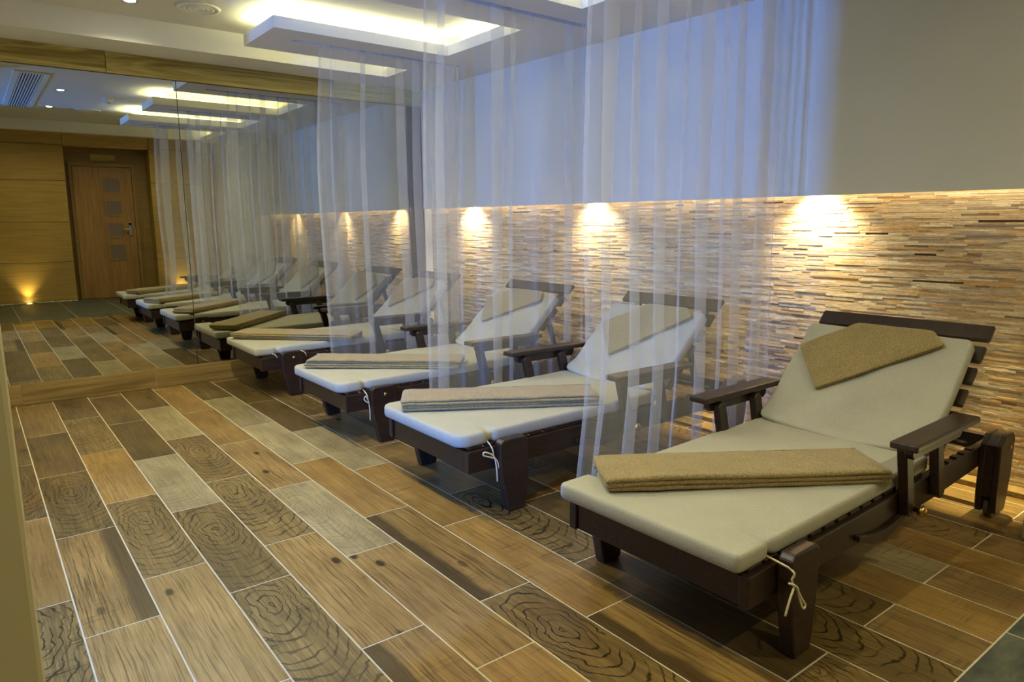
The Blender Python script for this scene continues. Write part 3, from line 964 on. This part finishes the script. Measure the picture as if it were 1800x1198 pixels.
T1 = [tie([(0.140, 0.298), (0.146, 0.282), (0.150, 0.253), (0.159, 0.236)], [(0.159, 0.236), (0.136, 0.214), (0.121, 0.167)],
          [(0.159, 0.236), (0.182, 0.200), (0.213, 0.166), (0.196, 0.164), (0.178, 0.201), (0.158, 0.236), (0.122, 0.258)], v=-0.375)]
T2 = [tie([(0.142, 0.298), (0.136, 0.279), (0.149, 0.233)], [(0.149, 0.233), (0.155, 0.19), (0.160, 0.135)],
          [(0.149, 0.233), (0.129, 0.257), (0.095, 0.272), (0.089, 0.261), (0.123, 0.246), (0.152, 0.23), (0.166, 0.191)], v=-0.342)]
T3 = [tie([(0.142, 0.295), (0.146, 0.269), (0.154, 0.228)], [(0.154, 0.228), (0.157, 0.188), (0.158, 0.131)],
          [(0.154, 0.228), (0.135, 0.266), (0.126, 0.251), (0.139, 0.234), (0.154, 0.226)], v=-0.342)]
T4 = [tie([(0.113, 0.298), (0.125, 0.292), (0.140, 0.270)], v=-0.336), tie([(0.310, 0.298), (0.329, 0.288), (0.342, 0.262)], v=-0.336)]
c0 = cushion(0, *LPOS[0], 'cream linen cushion on the lounger nearest to the camera', 0.022, T1)
c0.rotation_euler = (0, 0, L1_ROT)
cushion(1, *LPOS[1], 'cream linen cushion on the lounger second from the camera', 0.060, T2)
cushion(2, *LPOS[2], 'cream linen cushion on the lounger third from the camera', 0.060, T3)
cushion(3, *LPOS[3], 'cream linen cushion on the lounger against the mirror', 0.022, T4)

# ------------------------------------------------------------------ towels
def seat_towel(idx, cx, cy, ang, L, W_, layers, t_, label):
    t = thing('folded_towel', label, 'towel', (cx, cy, 0.344 + 0.006 * (cx - 1.43)), ang, 'folded tan towels')
    rr = random.Random(idx + 20)
    for k in range(layers):
        ins = rr.uniform(0.0, 0.013)
        sh = Vector((rr.uniform(-0.006, 0.006), rr.uniform(-0.006, 0.004), 0))
        top_l = k == layers - 1
        def fn(px, py, top, k=k, ins=ins, top_l=top_l):
            o = Vector()
            o.z += 0.003 * nz(px, py, idx * 7 + k * 0.3, 5.0) * (k + 1) / layers + 0.0018 * nz(px, py, idx + k * 2 + 30, 18.0)
            o.y += 0.005 * nz(px, math.copysign(1.0, py), idx * 3 + k * 1.7, 4.0)
            o.x += 0.006 * nz(math.copysign(1.0, px), py, idx * 5 + k * 1.3, 8.0)
            # ends droop a little
            o.z -= 0.010 * (k / layers) * max(0.0, (abs(px) - (L / 2 - 0.06)) / 0.06) ** 2
            return o
        th = t_ * rr.uniform(0.84, 0.96)
        obj('towel_layer', slab(L / 2 - ins, W_ / 2 - ins * 0.6, th, 0.012, 60, 16, edge=0.5, fn=fn), M_towel, t, (sh.x, sh.y, t_ * (k + 0.5) * 0.985), smooth=True)
    # folds joining the layers at the back edge and the foot end
    bm = bmesh.new()
    n = 10
    R_ = t_ * layers / 2 * 0.98
    pts = []
    A = []
    for i in range(25):
        x = -L / 2 + 0.012 + (L - 0.024) * i / 24
        ring = []
        for k in range(n + 1):
            a = -math.pi / 2 + math.pi * k / n
            wob = 0.002 * nz(x, a, idx + 3.0, 6.0)
            ring.append(bm.verts.new((x, W_ / 2 - 0.014 + (0.016 + wob) * math.cos(a), R_ + R_ * math.sin(a))))
        A.append(ring)
    for a_, b_ in zip(A, A[1:]):
        for k in range(n):
            bm.faces.new((a_[k], b_[k], b_[k + 1], a_[k + 1]))
    bm.faces.new(A[0])
    bm.faces.new(A[-1][::-1])
    for k in (0,):
        for a_, b_ in zip(A, A[1:]):
            bm.faces.new((a_[0], a_[n], b_[n], b_[0]))
    bmesh.ops.recalc_face_normals(bm, faces=bm.faces[:])
    obj('towel_fold', bm, M_towel, t, smooth=True)
    return t
TD = [  # front-edge left, front-edge right, label place
    ((1.460, 1.430), (2.235, 0.915), 'nearest to the camera'),
    ((1.432, 2.655), (2.210, 2.180), 'second from the camera'),
    ((1.460, 3.850), (2.150, 3.250), 'third from the camera'),
    ((1.440, 5.200), (2.080, 4.530), 'against the mirror')]
for k, (a_, b_, l) in enumerate(TD):
    a_, b_ = Vector(a_), Vector(b_)
    d = b_ - a_
    ang = math.atan2(d.y, d.x)
    nrm = Vector((-d.y, d.x)).normalized()
    W_ = (0.232, 0.235, 0.225, 0.235)[k]
    c_ = (a_ + b_) / 2 + nrm * W_ / 2
    seat_towel(k, c_.x, c_.y, ang, d.length, W_, (3, 4, 4, 4)[k], (0.0165, 0.0125, 0.012, 0.012)[k], 'folded tan towel lying across the seat of the lounger ' + l)

def back_towel(idx, lx, ly, poly, label):
    """poly in (s along the back, v across) on the back pad, folded in layers"""
    ang = BACK_ANG
    rz = L1_ROT if idx == 0 else 0.0
    uo = BACK_U - 0.0595 * math.sin(ang)
    t = thing('folded_towel', label, 'towel', (lx + uo * math.cos(rz), ly + uo * math.sin(rz), 0.283 + 0.0595 * math.cos(ang)), rz, 'folded tan towels')
    lay = 2
    for k in range(lay):
        # outline resampled with rounded corners
        pts = [Vector(p) for p in poly]
        cx = sum((p for p in pts), Vector((0, 0))) / len(pts)
        out = []
        n = len(pts)
        for i in range(n):
            p0, p1, p2 = pts[i - 1], pts[i], pts[(i + 1) % n]
            r = 0.014
            a_ = p1 + (p0 - p1).normalized() * r
            b_ = p1 + (p2 - p1).normalized() * r
            for q in range(4):
                f = q / 3
                out.append((a_ * (1 - f) ** 2 + p1 * 2 * f * (1 - f) + b_ * f * f))
            c0, c1 = b_, p2 + (p1 - p2).normalized() * r
            for q in range(1, 12):
                out.append(c0 + (c1 - c0) * q / 12)
        bm = bmesh.new()
        tk = 0.0105
        rings = []
        for ins, zz in ((0.0045, 0.0), (0.001, 0.0022), (0.0, 0.006), (0.001, 0.0100), (0.0045, tk), (0.03, tk + 0.0008), (0.08, tk + 0.0010)):
            ring = []
            for p in out:
                d = (cx - p)
                q = p + d.normalized() * min(ins + 0.003 * (lay - 1 - k) * (1 if k == 0 else 0.3), d.length * 0.7)
                wob = 0.0014 * nz(q.x, q.y, idx * 4 + k, 14.0)
                q = q + d.normalized() * (0.0025 * nz(q.x, q.y, idx + k * 3.3, 10.0))
                ring.append(bm.verts.new((q.x, q.y, zz + k * tk * 0.96 + wob)))
            rings.append(ring)
        m = len(out)
        for A, B in zip(rings, rings[1:]):
            for q in range(m):
                bm.faces.new((A[q], A[(q + 1) % m], B[(q + 1) % m], B[q]))
        bm.faces.new(rings[0][::-1])
        bm.faces.new(rings[-1])
        bmesh.ops.recalc_face_normals(bm, faces=bm.faces[:])
        obj('towel_layer', bm, M_towel, t, (0, 0, 0), (0, -ang, 0), smooth=True)
    return t
BT = [
    ([(0.219, 0.161), (0.515, -0.231), (0.572, -0.172), (0.575, 0.118), (0.421, 0.315)], 'with its corner hanging low, on the backrest nearest to the camera'),
    ([(0.182, 0.090), (0.499, -0.282), (0.550, -0.228), (0.548, 0.030), (0.383, 0.280)], 'on the backrest second from the camera, seen through the nearest curtain'),
    ([(0.238, 0.198), (0.475, -0.239), (0.549, -0.202), (0.547, 0.097), (0.435, 0.312)], 'on the backrest third from the camera, seen through the middle curtain'),
    ([(0.215, 0.170), (0.480, -0.235), (0.549, -0.190), (0.547, 0.090), (0.415, 0.305)], 'on the backrest against the mirror, seen through the farthest curtain')]
for k, (pl, l) in enumerate(BT):
    back_towel(k, *LPOS[k], pl, 'folded tan towel ' + l)

# ------------------------------------------------------------------ sheer curtains
def curtain(seed, yc, front, rear, z_bot, label):
    """front / rear: list of (z, x) edge positions"""
    rr = random.Random(seed)
    # overlapping folds: (centre, width at top, width at bottom, drift)
    folds = []
    c = 0.085
    while c < 0.95:
        if rr.random() < 0.30:
            w0 = w1 = rr.uniform(0.006, 0.010)
        else:
            w0, w1 = rr.uniform(0.03, 0.085), rr.uniform(0.03, 0.095)
        folds.append((c, w0, w1, rr.uniform(-0.03, 0.03), rr.uniform(0, 6.28)))
        c += rr.uniform(0.095, 0.15)
    folds.append((0.985, 0.02, 0.02, 0.0, 1.0))
    def edge(tab, z):
        for (z0, x0), (z1, x1) in zip(tab, tab[1:]):
            if z0 >= z >= z1:
                f = (z0 - z) / (z0 - z1)
                f = f * f * (3 - 2 * f)
                return x0 + (x1 - x0) * f
        return tab[-1][1]
    NZ = 46
    ztop = SOFF + 0.05
    rows_ = []
    bm = bmesh.new()
    for r in range(NZ + 1):
        z = ztop + (z_bot - ztop) * r / NZ
        f = r / NZ
        amp = 0.007 + 0.012 * min(1.0, f * 1.6)
        x0, x1 = edge(front, z), edge(rear, z)
        pts = [(0.020, 0.5), (0.0, 0.1), (0.0, -0.2), (0.012, -0.6)]
        side = 1
        for (c, w0, w1, dr, ph) in folds:
            cc = c + dr * (f - 0.35) + 0.004 * math.sin(6.0 * f + ph)
            h_ = (w0 + (w1 - w0) * f) / 2
            k = 0.004
            pts += [(cc + h_ - k, side), (cc + h_, 0.7 * side), (cc + h_ - k * 0.5, 0.35 * side), (cc - h_ + k * 0.5, -0.35 * side), (cc - h_, -0.7 * side), (cc - h_ + k, -side)]
        pts.append((1.0, 0.0))
        cp = []
        for iq, ((a_, ya), (b_, yb)) in enumerate(zip(pts, pts[1:])):
            n_ = 4 if (iq - 4) % 6 in (2, 5) else 1
            for q in range(n_):
                g_ = q / n_
                s_ = a_ + (b_ - a_) * g_
                cp.append(Vector((x0 + (x1 - x0) * s_, (ya + (yb - ya) * g_) * amp + 0.010 * math.sin(23.0 * s_ + seed + 1.5 * f))))
        cp.append(Vector((x1, 0.0)))
        zr = 0.012 * nz(1.0, f, seed, 3.0)
        rows_.append([bm.verts.new((p.x, yc + p.y, z + (0.010 * math.sin(q * 0.3 + seed) if r == NZ else 0))) for q, p in enumerate(cp)])
    for A, B in zip(rows_, rows_[1:]):
        for q in range(len(A) - 1):
            bm.faces.new((A[q], A[q + 1], B[q + 1], B[q]))
    return tag(obj('sheer_curtain', bm, M_sheer, smooth=True), label, 'curtain', 'white sheer curtains')
curtain(2, 1.905, [(2.4, 1.835), (1.35, 1.812), (0.6, 1.83), (0.0, 1.775)], [(2.4, 3.03), (1.2, 3.05), (0.0, 3.08)], 0.012,
        'white sheer curtain hanging beside the lounger nearest to the camera')
curtain(7, 3.150, [(2.4, 1.905), (1.4, 1.880), (0.0, 1.885)], [(2.4, 2.985), (0.0, 3.0)], 0.03, 'white sheer curtain hanging in the middle between the second and third loungers')
curtain(13, 4.472, [(2.4, 1.915), (1.5, 1.868), (0.0, 1.905)], [(2.4, 2.97), (0.0, 2.99)], 0.03, 'white sheer curtain hanging farthest back, beside the lounger against the mirror')

# ------------------------------------------------------------------ low block at the right edge
t = thing('floor_uplight', 'added floor uplight filling in warm light at the right beside the wall corner', 'uplight', (3.20, 0.42, 0.0), 0, 'floor uplights')
obj('rim', lathe([(0.040, 0.0), (0.055, 0.0), (0.055, 0.005), (0.042, 0.007), (0.040, 0.002)], 24), M_chrome, t)
obj('lens', lathe([(0.0395, 0.0005), (0.0395, 0.004)], 24), M_uplamp, t)
light('uplight_lamp', 'POINT', 0.8, (1.0, 0.88, 0.34), (0, 0, 0.10), (0, 0, 0), t, shadow_soft_size=0.04)  # added unseen lamp, fills in warm light from the right
t = thing('low_block', 'low beige block on the floor at the right edge by the cladding', 'block', (3.06, 0.66, 0))
M_beige = plain('beige_laminate', (176, 150, 112), 0.6, 0.3, 0.05, 12)
obj('block_body', box(-0.075, 0.09, -0.11, 0.115, 0.0, 0.150, 0.003, 2), M_beige, t)
obj('block_top', box(-0.080, 0.095, -0.115, 0.120, 0.150, 0.168, 0.003, 2), M_beige, t)
